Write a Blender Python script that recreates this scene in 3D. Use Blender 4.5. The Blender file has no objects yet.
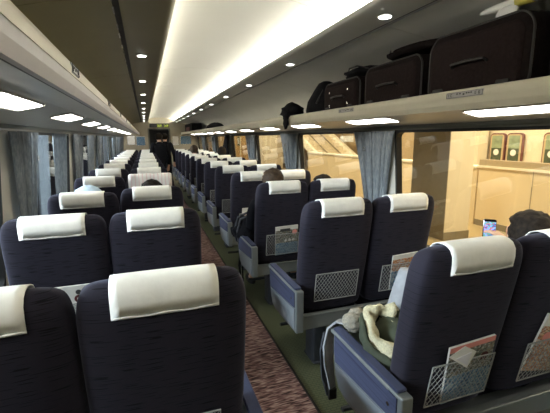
import bpy, bmesh, math, random
from mathutils import Vector, Matrix, noise
random.seed(7)
PI = math.pi
S = bpy.context.scene
COL = S.collection

# ------------------------------------------------------------------ camera
CX = 0.546            # centre line of the carriage
yaw, pit, rol = 0.3283, 0.1829, -0.0069
fwd = Vector((math.sin(yaw)*math.cos(pit), math.cos(yaw)*math.cos(pit), -math.sin(pit)))
rt = Vector((math.cos(yaw), -math.sin(yaw), 0)); up = rt.cross(fwd)
c_, s_ = math.cos(rol), math.sin(rol)
rt2 = rt*c_ + up*s_; up2 = -rt*s_ + up*c_
cam = bpy.data.cameras.new('camera'); cam.lens = 374.9*36/550; cam.sensor_width = 36
cam.clip_start = 0.02; cam.clip_end = 200
co = bpy.data.objects.new('camera', cam); COL.objects.link(co)
m = Matrix((rt2, up2, -fwd)).transposed().to_4x4(); m.translation = Vector((0, 0, 1.5))
co.matrix_world = m
S.camera = co
# ------------------------------------------------------------------ world, exposure
w = bpy.data.worlds.new('night'); S.world = w; w.use_nodes = True
w.node_tree.nodes['Background'].inputs[0].default_value = (0.55, 0.6, 0.75, 1)
w.node_tree.nodes['Background'].inputs[1].default_value = 0.05
S.view_settings.view_transform = 'Standard'; S.view_settings.look = 'None'
S.view_settings.gamma = 1; S.view_settings.use_curve_mapping = False
S.view_settings.exposure = 0.45
P_COVE, P_RACK, P_DOWN = 20.0, 8.0, 9.0     # emission strengths
P_STATION, P_FILL = 180.0, 150.0              # station lamps and added left-hand fill, watts

def area(name, loc, rot, sx, sy, power, col):
    l = bpy.data.lights.new(name, 'AREA'); l.shape = 'RECTANGLE'; l.size = sx; l.size_y = sy
    l.energy = power; l.color = col
    o = bpy.data.objects.new(name, l); COL.objects.link(o); o.location = loc; o.rotation_euler = rot
    return o
for yy in (1.5, 7.5, 13.5, 20.0, 27.0, 35.0):
    area('station_lamp', (4.4, yy, 3.3), (0, math.radians(-14), 0), 0.5, 5.0, P_STATION, (1.0, .86, .60))
area('station_lamp', (7.6, 5, 3.4), (0, 0, 0), .6, 9.0, P_STATION*1.1, (1.0, .87, .62))
for yy in (2.5, 9.0):  # unseen cool fill, added to light the left curtains from outside
    area('curtain_fill', (-2.9, yy, 1.75), (0, math.radians(-82), 0), 0.4, 4.5, P_FILL, (.78, .88, 1.0)).data.spread = math.radians(100)

# ------------------------------------------------------------------ materials
MAT = {}
def nt(name):
    m = bpy.data.materials.new(name); m.use_nodes = True
    MAT[name] = m
    return m, m.node_tree.nodes, m.node_tree.links, m.node_tree.nodes['Principled BSDF']
def pm(name, col, rough=.5, metal=0, emit=None, es=0, var=.06, vs=12, bump=0, spec=.5):
    m, N, L, b = nt(name)
    b.inputs['Roughness'].default_value = rough; b.inputs['Metallic'].default_value = metal
    b.inputs['Specular IOR Level'].default_value = spec
    tc = N.new('ShaderNodeTexCoord'); nz = N.new('ShaderNodeTexNoise'); nz.inputs['Scale'].default_value = vs
    nz.inputs['Detail'].default_value = 3
    L.new(tc.outputs['Object'], nz.inputs['Vector'])
    r = N.new('ShaderNodeValToRGB'); L.new(nz.outputs[0], r.inputs[0])
    r.color_ramp.elements[0].position = .3; r.color_ramp.elements[1].position = .7
    r.color_ramp.elements[0].color = tuple(max(0, c*(1-var)) for c in col)+(1,)
    r.color_ramp.elements[1].color = tuple(min(1, c*(1+var)) for c in col)+(1,)
    L.new(r.outputs[0], b.inputs['Base Color'])
    if bump:
        bp = N.new('ShaderNodeBump'); bp.inputs['Strength'].default_value = bump; bp.inputs['Distance'].default_value = .004
        L.new(nz.outputs[0], bp.inputs['Height']); L.new(bp.outputs[0], b.inputs['Normal'])
    if emit:
        b.inputs['Emission Color'].default_value = tuple(emit)+(1,); b.inputs['Emission Strength'].default_value = es
    return m

pm('panel_grey', (.74, .73, .68), .45, var=.03, vs=3)
pm('panel_shaded', (.25, .225, .13), .4, var=.06, vs=3)  # dark olive version of the grey panel, left side's shade put into its colour
pm('panel_white', (.74, .73, .68), .4, var=.02, vs=2)
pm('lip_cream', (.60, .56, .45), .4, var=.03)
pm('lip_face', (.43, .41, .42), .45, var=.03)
pm('under_grey', (.52, .50, .45), .32, var=.03)
pm('wall_cream', (.55, .53, .46), .45, var=.03)
pm('groove', (.05, .048, .042), .5)
pm('rail_grey', (.17, .175, .15), .4)
pm('gasket', (.012, .011, .010), .5)
pm('end_wall', (.42, .38, .29), .45, var=.04)
pm('chrome', (.62, .62, .6), .25, 1)
pm('seat_metal', (.24, .26, .26), .38, .45, var=.04)
pm('seat_panel', (.24, .27, .30), .42, .1, var=.03)
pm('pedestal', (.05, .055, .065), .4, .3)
pm('white_cloth', (.95, .94, .87), .85, var=.03, vs=30, bump=.3)
pm('net_cord', (.36, .37, .36), .6)
pm('luggage_dark', (.011, .0075, .0075), .85, var=.25, vs=60, bump=.5, spec=.1)
pm('luggage_front', (.017, .0105, .0105), .85, var=.2, vs=80, bump=.5, spec=.12)
pm('luggage_trim', (.010, .009, .009), .5)
pm('black_cloth', (.008, .008, .010), .9, var=.4, vs=20, bump=.6, spec=.1)
pm('grey_cloth', (.30, .31, .33), .9, var=.12, vs=25, bump=.5)
pm('olive_cloth', (.045, .055, .032), .85, var=.25, vs=25, bump=.5)
pm('backpack_grey', (.045, .05, .062), .8, var=.2, vs=40)
pm('pale_cloth', (.75, .74, .76), .85, var=.05)
pm('skin', (.62, .38, .26), .55, var=.05)
pm('hair', (.018, .013, .009), .7, var=.5, vs=60, bump=1, spec=.15)
pm('hair_brown', (.055, .036, .022), .6, var=.4, vs=60, bump=1, spec=.2)
pm('blue_knit', (.42, .55, .66), .9, var=.12, vs=60, bump=.6)
pm('navy_coat', (.010, .010, .013), .9, spec=.1)
pm('red_dark', (.09, .015, .015), .7)
pm('plastic_white', (.85, .85, .83), .35)
pm('yellow_mark', (.65, .60, .12), .5)
pm('ink', (.05, .05, .05), .6)
pm('paper', (.80, .79, .74), .6)
pm('paper_pink', (.80, .30, .26), .6)
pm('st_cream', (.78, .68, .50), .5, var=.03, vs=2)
pm('st_yellow', (.76, .61, .38), .5, var=.04, vs=1.5)
pm('st_coping', (.85, .78, .60), .5)
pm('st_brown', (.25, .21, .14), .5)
pm('st_floor', (.45, .34, .18), .3, var=.08)
pm('st_back', (.55, .42, .25), .5, var=.08, vs=1)
pm('st_orange', (.60, .38, .15), .5, var=.05, vs=1)
pm('frame_red', (.16, .06, .05), .4)
pm('poster_green', (.26, .32, .20), .5, var=.3, vs=6)
pm('poster_dark', (.07, .09, .05), .5, var=.3)
pm('yard_dark', (.05, .045, .04), .7)
pm('dark_void', (.02, .02, .022), .5)
pm('screen_black', (.006, .006, .008), .15)
pm('eye_white', (.8, .8, .8), .3)
pm('lens_white', (.9, .9, .9), .4, emit=(1, .97, .90), es=P_RACK)
pm('down_lens', (.9, .9, .9), .4, emit=(1, .98, .93), es=P_DOWN)
pm('dim_lens', (.9, .9, .9), .4, emit=(1, .8, .6), es=1.2)
pm('cove_tube', (.9, .9, .9), .4, emit=(1, .965, .86), es=P_COVE)
pm('led', (.1, .1, .02), .4, emit=(.75, .95, .08), es=1.4)

# seat moquette: navy with short dark dashes
def moquette(name, base, dash):
    m, N, L, b = nt(name)
    b.inputs['Roughness'].default_value = .9; b.inputs['Specular IOR Level'].default_value = .2
    try:
        b.inputs['Sheen Weight'].default_value = .22; b.inputs['Sheen Roughness'].default_value = .4
        b.inputs['Sheen Tint'].default_value = (.55, .58, .8, 1)
    except Exception: pass
    tc = N.new('ShaderNodeTexCoord'); mp = N.new('ShaderNodeMapping')
    mp.inputs['Scale'].default_value = (14, 1, 300)
    nz = N.new('ShaderNodeTexNoise'); nz.inputs['Scale'].default_value = 1; nz.inputs['Detail'].default_value = 0
    L.new(tc.outputs['Object'], mp.inputs[0]); L.new(mp.outputs[0], nz.inputs['Vector'])
    r = N.new('ShaderNodeValToRGB'); r.color_ramp.elements[0].position = .64; r.color_ramp.elements[1].position = .68
    r.color_ramp.elements[0].color = base+(1,); r.color_ramp.elements[1].color = dash+(1,)
    L.new(nz.outputs[0], r.inputs[0])
    n2 = N.new('ShaderNodeTexNoise'); n2.inputs['Scale'].default_value = 300; L.new(tc.outputs['Object'], n2.inputs['Vector'])
    mx = N.new('ShaderNodeMix'); mx.data_type = 'RGBA'; mx.blend_type = 'MULTIPLY'; mx.inputs['Factor'].default_value = .6
    L.new(r.outputs[0], mx.inputs['A']); L.new(n2.outputs['Color'], mx.inputs['B'])
    r2 = N.new('ShaderNodeValToRGB'); L.new(n2.outputs[0], r2.inputs[0])
    r2.color_ramp.elements[0].color = (.6, .6, .6, 1); r2.color_ramp.elements[1].color = (1, 1, 1, 1)
    L.new(r2.outputs[0], mx.inputs['B'])
    L.new(mx.outputs['Result'], b.inputs['Base Color'])
    bp = N.new('ShaderNodeBump'); bp.inputs['Strength'].default_value = .25; bp.inputs['Distance'].default_value = .002
    L.new(n2.outputs[0], bp.inputs['Height']); L.new(bp.outputs[0], b.inputs['Normal'])
moquette('seat_fabric', (.025, .0225, .034), (.006, .006, .009))
moquette('arm_fabric', (.055, .065, .12), (.03, .035, .07))

# aisle carpet: rust with wavy beige streaks
def carpet():
    m, N, L, b = nt('carpet'); b.inputs['Roughness'].default_value = .95
    tc = N.new('ShaderNodeTexCoord'); mp = N.new('ShaderNodeMapping'); mp.inputs['Scale'].default_value = (14, 95, 1)
    mp.inputs['Rotation'].default_value = (0, 0, .12)
    L.new(tc.outputs['Object'], mp.inputs[0])
    nz = N.new('ShaderNodeTexNoise'); nz.inputs['Scale'].default_value = 1; nz.inputs['Detail'].default_value = 1
    nz.inputs['Distortion'].default_value = .8
    L.new(mp.outputs[0], nz.inputs['Vector'])
    r = N.new('ShaderNodeValToRGB'); e = r.color_ramp.elements
    e[0].position = .36; e[0].color = (.035, .016, .014, 1); e[1].position = .66; e[1].color = (.38, .27, .23, 1)
    a = r.color_ramp.elements.new(.50); a.color = (.17, .085, .078, 1)
    L.new(nz.outputs[0], r.inputs[0]); L.new(r.outputs[0], b.inputs['Base Color'])
carpet()
def lino():
    m, N, L, b = nt('lino'); b.inputs['Roughness'].default_value = .28
    tc = N.new('ShaderNodeTexCoord'); br = N.new('ShaderNodeTexBrick')
    br.inputs['Scale'].default_value = 14; br.inputs['Mortar Size'].default_value = .03
    br.inputs['Color1'].default_value = (.12, .135, .075, 1); br.inputs['Color2'].default_value = (.13, .145, .085, 1)
    br.inputs['Mortar'].default_value = (.065, .075, .045, 1)
    L.new(tc.outputs['Object'], br.inputs['Vector']); L.new(br.outputs[0], b.inputs['Base Color'])
lino()
def brick():
    m, N, L, b = nt('st_brick'); b.inputs['Roughness'].default_value = .6
    tc = N.new('ShaderNodeTexCoord'); mp = N.new('ShaderNodeMapping'); mp.inputs['Rotation'].default_value = (PI/2, 0, PI/2)
    br = N.new('ShaderNodeTexBrick'); br.inputs['Scale'].default_value = 7
    br.inputs['Color1'].default_value = (.26, .18, .09, 1); br.inputs['Color2'].default_value = (.20, .14, .07, 1)
    br.inputs['Mortar'].default_value = (.42, .33, .20, 1)
    L.new(tc.outputs['Object'], mp.inputs[0]); L.new(mp.outputs[0], br.inputs['Vector']); L.new(br.outputs[0], b.inputs['Base Color'])
brick()
def curtain_mat(name, c1, c2, trans):
    m, N, L, b = nt(name); N.remove(b); out = N['Material Output']
    tc = N.new('ShaderNodeTexCoord'); nz = N.new('ShaderNodeTexNoise'); nz.inputs['Scale'].default_value = 90
    mp = N.new('ShaderNodeMapping'); mp.inputs['Scale'].default_value = (1, 1, .25)
    L.new(tc.outputs['Object'], mp.inputs[0]); L.new(mp.outputs[0], nz.inputs['Vector'])
    r = N.new('ShaderNodeValToRGB'); r.color_ramp.elements[0].position = .35; r.color_ramp.elements[1].position = .65
    r.color_ramp.elements[0].color = c1+(1,); r.color_ramp.elements[1].color = c2+(1,); L.new(nz.outputs[0], r.inputs[0])
    d = N.new('ShaderNodeBsdfDiffuse'); t = N.new('ShaderNodeBsdfTranslucent'); mx = N.new('ShaderNodeMixShader')
    mx.inputs[0].default_value = trans
    L.new(r.outputs[0], d.inputs[0]); L.new(r.outputs[0], t.inputs[0]); L.new(d.outputs[0], mx.inputs[1]); L.new(t.outputs[0], mx.inputs[2])
    L.new(mx.outputs[0], out.inputs[0])
curtain_mat('curtain', (.25, .285, .31), (.36, .39, .41), .35)
def glass():
    m, N, L, b = nt('window_glass'); N.remove(b); out = N['Material Output']
    t = N.new('ShaderNodeBsdfTransparent'); t.inputs[0].default_value = (.93, .95, .94, 1)
    g = N.new('ShaderNodeBsdfGlossy'); g.inputs['Roughness'].default_value = .01
    lw = N.new('ShaderNodeLayerWeight'); lw.inputs[0].default_value = .5
    pw = N.new('ShaderNodeMath'); pw.operation = 'POWER'; pw.inputs[1].default_value = 4; L.new(lw.outputs['Facing'], pw.inputs[0])
    fr = N.new('ShaderNodeMath'); fr.operation = 'MULTIPLY_ADD'; fr.inputs[1].default_value = .75; fr.inputs[2].default_value = .08; L.new(pw.outputs[0], fr.inputs[0])
    mx = N.new('ShaderNodeMixShader'); L.new(fr.outputs[0], mx.inputs[0]); L.new(t.outputs[0], mx.inputs[1]); L.new(g.outputs[0], mx.inputs[2])
    L.new(mx.outputs[0], out.inputs[0])
glass()
def cover(name, cols, scale=22, red=None):
    m, N, L, b = nt(name); b.inputs['Roughness'].default_value = .35
    tc = N.new('ShaderNodeTexCoord'); nz = N.new('ShaderNodeTexVoronoi'); nz.inputs['Scale'].default_value = scale
    mp = N.new('ShaderNodeMapping'); mp.inputs['Scale'].default_value = (1, .01, 1.6)
    L.new(tc.outputs['Object'], mp.inputs[0]); L.new(mp.outputs[0], nz.inputs['Vector'])
    sx = N.new('ShaderNodeSeparateColor'); L.new(nz.outputs['Color'], sx.inputs[0])
    r = N.new('ShaderNodeValToRGB'); r.color_ramp.interpolation = 'CONSTANT'
    e = r.color_ramp.elements; e[0].position = 0; e[0].color = cols[0]+(1,); e[1].position = 1/len(cols); e[1].color = cols[1]+(1,)
    for i in range(2, len(cols)):
        q = r.color_ramp.elements.new(i/len(cols)); q.color = cols[i]+(1,)
    L.new(sx.outputs[0], r.inputs[0]); L.new(r.outputs[0], b.inputs['Base Color'])
cover('cover_dark', [(.06, .09, .06), (.20, .22, .18), (.45, .45, .40), (.10, .07, .05), (.25, .20, .12)], 110)
cover('cover_blue', [(.06, .16, .30), (.12, .26, .42), (.10, .20, .30), (.30, .42, .50), (.04, .10, .20)], 110)
cover('cover_orange', [(.60, .26, .10), (.45, .16, .06), (.65, .45, .28), (.30, .14, .08), (.55, .50, .45)], 90)
cover('screen_icons', [(.05, .10, .30), (.45, .12, .20), (.15, .35, .60), (.30, .30, .65), (.10, .30, .25)], 90)
_m = MAT['screen_icons']; _b = _m.node_tree.nodes['Principled BSDF']
_m.node_tree.links.new([n for n in _m.node_tree.nodes if n.type == 'VALTORGB'][0].outputs[0], _b.inputs['Emission Color']); _b.inputs['Emission Strength'].default_value = .8
def stripes():
    m, N, L, b = nt('pink_stripe'); b.inputs['Roughness'].default_value = .9
    tc = N.new('ShaderNodeTexCoord'); wv = N.new('ShaderNodeTexWave'); wv.inputs['Scale'].default_value = 9; wv.inputs['Distortion'].default_value = 2
    r = N.new('ShaderNodeValToRGB'); r.color_ramp.elements[0].color = (.80, .62, .60, 1); r.color_ramp.elements[1].color = (.85, .80, .76, 1)
    r.color_ramp.elements[1].position = .35
    L.new(tc.outputs['Object'], wv.inputs[0]); L.new(wv.outputs[0], r.inputs[0]); L.new(r.outputs[0], b.inputs['Base Color'])
stripes()
pm('fleece', (.55, .51, .34), .95, var=.18, vs=140, bump=1)
pm('fur_grey', (.27, .25, .20), .95, var=.25, vs=120, bump=1)

# ------------------------------------------------------------------ mesh helpers
def new(): return bmesh.new()
def bx(bm, x0, x1, y0, y1, z0, z1, M=None, mi=0):
    vs = [bm.verts.new((x, y, z)) for x in (x0, x1) for y in (y0, y1) for z in (z0, z1)]
    if M:
        for v in vs: v.co = M @ v.co
    for f in ((0, 1, 3, 2), (4, 6, 7, 5), (0, 4, 5, 1), (2, 3, 7, 6), (0, 2, 6, 4), (1, 5, 7, 3)):
        q = bm.faces.new([vs[i] for i in f]); q.material_index = mi
    return vs
def loft(bm, rings, close=True, caps=True, mi=0):
    R = [[bm.verts.new(p) for p in r] for r in rings]; n = len(R[0])
    for a, b in zip(R, R[1:]):
        for i in range(n if close else n-1):
            j = (i+1) % n; f = bm.faces.new((a[i], a[j], b[j], b[i])); f.material_index = mi
    if caps and close:
        f = bm.faces.new(R[0][::-1]); f.material_index = mi
        f = bm.faces.new(R[-1]); f.material_index = mi
    return R
def tube(bm, pts, r, n=6, mi=0):
    pts = [Vector(p) for p in pts]; rings = []
    for i, p in enumerate(pts):
        t = (pts[min(i+1, len(pts)-1)]-pts[max(i-1, 0)]).normalized()
        if i == 0:
            a = t.cross(Vector((0, 0, 1)))
            if a.length < .1: a = t.cross(Vector((1, 0, 0)))
        else:
            a = pt.rotation_difference(t) @ a; a = a-t*a.dot(t)
        pt = t
        a.normalize(); b = t.cross(a); rr = r[i] if isinstance(r, (list, tuple)) else r
        rings.append([p+(a*math.cos(k*2*PI/n)+b*math.sin(k*2*PI/n))*rr for k in range(n)])
    loft(bm, rings, mi=mi)
def prism(bm, prof, axis, a, b, mi=0):
    """prof: closed 2d outline in the two other axes, extruded along axis from a to b"""
    def P(u, v, t): return {'x': (t, u, v), 'y': (u, t, v), 'z': (u, v, t)}[axis]
    loft(bm, [[P(u, v, a) for u, v in prof], [P(u, v, b) for u, v in prof]], mi=mi)
def blob(bm, c, r, sub=3, amp=0, fs=6, mi=0, M=None, flat=None, seed=0):
    g = bmesh.ops.create_icosphere(bm, subdivisions=sub, radius=1)
    for v in g['verts']:
        d = v.co.copy()
        k = 1+amp*noise.noise(d*fs*.5+Vector((seed, seed*.7, 0)))
        v.co = Vector((d.x*r[0]*k, d.y*r[1]*k, d.z*r[2]*k))
        if flat is not None: v.co.z = max(v.co.z, flat)
        if M: v.co = M @ v.co
        v.co += Vector(c)
    for f in {f for v in g['verts'] for f in v.link_faces}: f.material_index = mi
def rbox(bm, x0, x1, y0, y1, z0, z1, r=.02, n=5, M=None, mi=0, axis='z'):
    """box with rounded corners in plan (axis = the extrusion axis) and eased ends"""
    def rr(a0, a1, b0, b1, rad):
        pts = []
        for cx, cy, s in ((a1-rad, b1-rad, 0), (a0+rad, b1-rad, 1), (a0+rad, b0+rad, 2), (a1-rad, b0+rad, 3)):
            for k in range(n+1):
                t = (s+k/n)*PI/2; pts.append((cx+math.cos(t)*rad, cy+math.sin(t)*rad))
        return pts
    e = min(r*.4, .01)
    if axis == 'z': A, B, Z = (x0, x1), (y0, y1), (z0, z1)
    elif axis == 'y': A, B, Z = (x0, x1), (z0, z1), (y0, y1)
    else: A, B, Z = (y0, y1), (z0, z1), (x0, x1)
    rings = []
    for z, i in ((Z[0], e), (Z[0]+e, 0), (Z[1]-e, 0), (Z[1], e)):
        ring = []
        for u, v in rr(A[0]+i, A[1]-i, B[0]+i, B[1]-i, max(r-i, .001)):
            p = Vector({'z': (u, v, z), 'y': (u, z, v), 'x': (z, u, v)}[axis])
            ring.append(M @ p if M else p)
        rings.append(ring)
    loft(bm, rings, mi=mi)
def obj(name, bm, mats, parent=None, smooth=False, mods=()):
    me = bpy.data.meshes.new(name)
    bmesh.ops.recalc_face_normals(bm, faces=bm.faces[:])
    bm.to_mesh(me); bm.free()
    if isinstance(mats, str): mats = [mats]
    for k in mats: me.materials.append(MAT[k])
    if smooth:
        for p in me.polygons: p.use_smooth = True
    o = bpy.data.objects.new(name, me); COL.objects.link(o)
    if parent: o.parent = parent
    if smooth == 'auto':
        md = o.modifiers.new('edges', 'EDGE_SPLIT'); md.split_angle = math.radians(40)
    for t, kw in mods:
        md = o.modifiers.new(t.lower(), t)
        for k, v in kw.items(): setattr(md, k, v)
    return o
def tag(o, label, cat, group=None, kind=None):
    o['label'] = label; o['category'] = cat
    if group: o['group'] = group
    if kind: o['kind'] = kind
    return o
def thing(name, label, cat, loc=(0, 0, 0), rz=0, group=None):
    o = bpy.data.objects.new(name, None); COL.objects.link(o); o.empty_display_size = .1
    o.location = loc; o.rotation_euler = (0, 0, rz)
    return tag(o, label, cat, group)
def struct(name, bm, mats, smooth=False, parent=None):
    o = obj(name, bm, mats, parent, smooth)
    if not parent: o['kind'] = 'structure'
    return o
def kids(o): return [c for c in bpy.data.objects if c.parent == o]
def copy_tree(o, parent=None, skip=()):
    c = o.copy(); COL.objects.link(c); c.parent = parent
    for ch in kids(o):
        if ch.name.split('.')[0] not in skip: copy_tree(ch, c, skip)
    return c

# ------------------------------------------------------------------ structure
Y0, YE = -1.6, 14.1
def wo(z): return 1.300-.075*(z-.95)          # half width of the interior at height z
# floor
bm = new(); bx(bm, CX-1.4, CX+1.4, Y0, YE+1.6, -.06, -.012); struct('floor', bm, 'lino')
bm = new(); bx(bm, CX-.262, CX+.262, Y0, YE+.1, -.012, .003); tag(obj('aisle_carpet', bm, 'carpet'), 'long rust coloured carpet with wavy beige streaks running down the aisle', 'carpet')
bm = new()
for s in (-1, 1): bx(bm, CX+s*.270-.008, CX+s*.270+.008, Y0, YE, -.012, .004)
struct('trim_1', bm, 'gasket')
# ceiling: luminous vault, lamp panels, side panels
bm = new(); prof = [(CX-.476, 2.118)]
for k in range(13):
    t = -1+2*k/12; prof.append((CX+t*.47, 2.125+.085*(1-t*t)))
prof += [(CX+.476, 2.118), (CX+.476, 2.26), (CX-.476, 2.26)]
n = -1
segs = [-1.6, -.35, .85, 1.95, 4.1] + [4.1+1.2*k for k in range(1, 8)] + [YE]
for a, b in zip(segs, segs[1:]): prism(bm, prof, 'y', a+.004, b-.004)
bx(bm, CX-.47, CX+.47, Y0, YE, 2.262, 2.28, mi=1)
struct('ceiling', bm, ['panel_white', 'groove'], smooth='auto')
for side, s in (('left', -1), ('right', 1)):
    mat = 'panel_shaded' if s < 0 else 'panel_grey'
    bm = new()
    # cove cheek and flat lamp panel
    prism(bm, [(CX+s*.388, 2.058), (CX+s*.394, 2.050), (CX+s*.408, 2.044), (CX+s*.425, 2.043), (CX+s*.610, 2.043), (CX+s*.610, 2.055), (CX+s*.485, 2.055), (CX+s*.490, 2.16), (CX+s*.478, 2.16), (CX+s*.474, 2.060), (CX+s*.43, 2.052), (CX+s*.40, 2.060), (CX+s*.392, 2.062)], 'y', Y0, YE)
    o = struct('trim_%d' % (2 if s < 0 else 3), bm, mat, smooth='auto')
    bm = new()
    bx(bm, min(CX+s*.610, CX+s*.637), max(CX+s*.610, CX+s*.637), Y0, YE, 2.052, 2.064)
    struct('trim_%d' % (4 if s < 0 else 5), bm, 'groove')
    # side ceiling curving down to the wall behind the rack
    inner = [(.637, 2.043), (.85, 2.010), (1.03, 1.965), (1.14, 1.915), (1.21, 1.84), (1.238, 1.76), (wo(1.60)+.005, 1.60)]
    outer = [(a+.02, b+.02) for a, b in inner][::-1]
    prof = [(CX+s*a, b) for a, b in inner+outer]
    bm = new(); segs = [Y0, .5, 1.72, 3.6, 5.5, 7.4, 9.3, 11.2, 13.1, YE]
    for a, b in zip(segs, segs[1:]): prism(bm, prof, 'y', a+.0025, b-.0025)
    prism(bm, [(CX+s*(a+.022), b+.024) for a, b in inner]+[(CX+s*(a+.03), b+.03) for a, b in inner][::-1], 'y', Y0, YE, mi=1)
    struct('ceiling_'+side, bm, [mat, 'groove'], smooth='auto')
# louvre dashes in the left slot
t = thing('air_grille', 'long dark air slot with pale louvre slats in the shade-darkened ceiling panel on the left', 'air vent', (CX-.624, 0, 2.045))
bm = new(); bx(bm, -.013, .012, Y0, YE-.02, .000, .006); obj('slot', bm, 'gasket', t)
y = .1
while y < 8:
    bm = new(); bx(bm, -.017, -.010, y, y+.10, -.004, .001); y += .17 if int(y*7) % 3 else .26
    obj('louvre', bm, 'chrome', t)

# walls with window openings
ZS, ZT = .70, 1.545
WIN = {'right': [(2.45+1.92*k-1.60, 2.45+1.92*k) for k in range(-1, 7)],
       'left': [(2.31+1.92*k-1.60, 2.31+1.92*k) for k in range(-1, 7)]}
wn = 1
for side, s in (('left', -1), ('right', 1)):
    X = lambda z, d=0: CX+s*(wo(z)+d)
    bm = new()
    prism(bm, [(X(0), -.02), (X(ZS), ZS), (X(ZS, .06), ZS), (X(0, .06), -.02)], 'y', Y0, YE)
    prism(bm, [(X(ZT), ZT), (X(1.62), 1.62), (X(1.62, .06), 1.62), (X(ZT, .06), ZT)], 'y', Y0, YE)
    wins = [(a, min(b, YE-.1)) for a, b in WIN[side] if a < YE-.3]
    edge = Y0
    for a, b in wins:
        if a > edge: prism(bm, [(X(ZS), ZS), (X(ZT), ZT), (X(ZT, .06), ZT), (X(ZS, .06), ZS)], 'y', edge, a)
        edge = b
    prism(bm, [(X(ZS), ZS), (X(ZT), ZT), (X(ZT, .06), ZT), (X(ZS, .06), ZS)], 'y', edge, YE)
    struct('wall_'+side, bm, 'wall_cream')
    # grey rail above the windows
    bm = new(); prism(bm, [(X(1.55, -.002), 1.548), (X(1.6, -.018), 1.576), (X(1.6, .0), 1.580), (X(1.55, .0), 1.548)], 'y', Y0, YE)
    bx(bm, min(X(1.555, -.012), X(1.555)), max(X(1.555, -.012), X(1.555)), Y0, YE, 1.545, 1.556)
    struct('trim_%d' % (6 if s < 0 else 7), bm, 'rail_grey')
    for a, b in wins:
        bm = new(); M = []
        w = .018
        def ring(y0, y1, z0, z1, r=.05, n=5):
            P = []
            for cy, cz, q in ((y1-r, z1-r, 0), (y0+r, z1-r, 1), (y0+r, z0+r, 2), (y1-r, z0+r, 3)):
                for k in range(n+1):
                    tt = (q+k/n)*PI/2; P.append((cy+math.cos(tt)*r, cz+math.sin(tt)*r))
            return P
        o_ = ring(a, b, ZS, ZT, .006); i_ = ring(a+w, b-w, ZS+w, ZT-w, .045)
        rg = [[(X(z, d), y, z) for y, z in pr] for pr, d in ((o_, -.004), (i_, -.004), (i_, .045), (o_, .045))]
        R = loft(bm, rg, caps=False)
        for i in range(len(o_)):
            j = (i+1) % len(o_); bm.faces.new((R[3][i], R[3][j], R[0][j], R[0][i]))
        f = struct('window_%d' % wn, bm, 'gasket'); wn += 1
        bm = new(); prism(bm, [(X(ZS+.01, .022), ZS+.01), (X(ZT-.01, .022), ZT-.01), (X(ZT-.01, .028), ZT-.01), (X(ZS+.01, .028), ZS+.01)], 'y', a+.01, b-.01)
        obj('window_pane', bm, 'window_glass', f)

# luggage racks
for side, s in (('left', -1), ('right', 1)):
    zr = 1.606
    words = {'left': 'left-hand', 'right': 'right-hand'}[side]
    t = thing('luggage_rack', words+' cream-edged overhead luggage shelf running the whole length of the carriage', 'luggage rack', (CX, 0, 0))
    P = lambda pts: [(s*a, b) for a, b in pts]
    bm = new()
    prism(bm, P([(.710, 1.607), (.704, 1.630), (.704, 1.652), (.722, 1.652), (.722, 1.607)]), 'y', Y0, YE-.01)
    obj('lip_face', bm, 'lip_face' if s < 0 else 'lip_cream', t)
    bm = new()
    prism(bm, P([(.702, 1.652), (.700, 1.668), (.704, 1.682), (.714, 1.691), (.728, 1.693), (.742, 1.688), (.752, 1.676), (.755, 1.662), (.752, 1.652)]), 'y', Y0, YE-.01)
    obj('rounded_edge', bm, 'lip_cream', t, smooth='auto')
    bm = new(); bx(bm, *sorted((s*.722, s*.765)), Y0, YE-.01, 1.630, 1.651)
    y = .2
    obj('groove', bm, 'groove', t)
    bm = new()
    dz = .02 if s < 0 else -.01
    prism(bm, P([(.765, 1.648+min(dz, .005)), (.95, 1.640+dz), (1.08, 1.612+dz), (wo(1.6)-.02, 1.578), (wo(1.6)-.008, 1.585), (wo(1.66)-.008, 1.660), (.765, 1.660)]), 'y', Y0, YE-.01)
    obj('shelf', bm, 'under_grey', t)
    # lamps under the shelf
    y0 = .55 if s < 0 else .06
    rows_ = ['nearest', 'second', 'third', 'fourth', 'fifth', 'sixth', 'seventh', 'eighth', 'ninth', 'tenth', 'eleventh', 'farthest']
    LR = Matrix.Rotation(s*math.atan2(.028, .13), 4, 'Y')
    for k in range(12):
        yc = y0+1.19*k
        lt = thing('rack_lamp', 'bright rectangular lamp under the %s luggage rack, %s from the camera' % (side, rows_[k]), 'ceiling lamp', (CX+s*1.027, yc, 1.6225+dz), 0, 'lamps under the %s luggage rack' % side)
        bm = new(); rbox(bm, -.062, .062, -.29, .29, -.003, .002, r=.025, M=LR); obj('lamp_rim', bm, 'under_grey', lt, smooth='auto')
        bm = new(); rbox(bm, -.050, .050, -.275, .275, -.007, -.0025, r=.012, M=LR); obj('lamp_lens', bm, 'lens_white', lt, smooth='auto')

# cove tubes
for s, wd in ((-1, 'left'), (1, 'right')):
    t = thing('cove_light', 'continuous bright tube along the %s edge of the white ceiling vault' % wd, 'ceiling lamp', (CX+s*.436, 0, 2.078))
    bm = new(); tube(bm, [(0, Y0+.05, 0), (0, YE-.05, 0)], .011, 8); obj('tube', bm, 'cove_tube', t, smooth=True)
    bm = new()
    for k in range(13): bx(bm, -.004, .004, -1+1.2*k, -.98+1.2*k, -.024, -.008)
    obj('bracket', bm, 'chrome', t)
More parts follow.
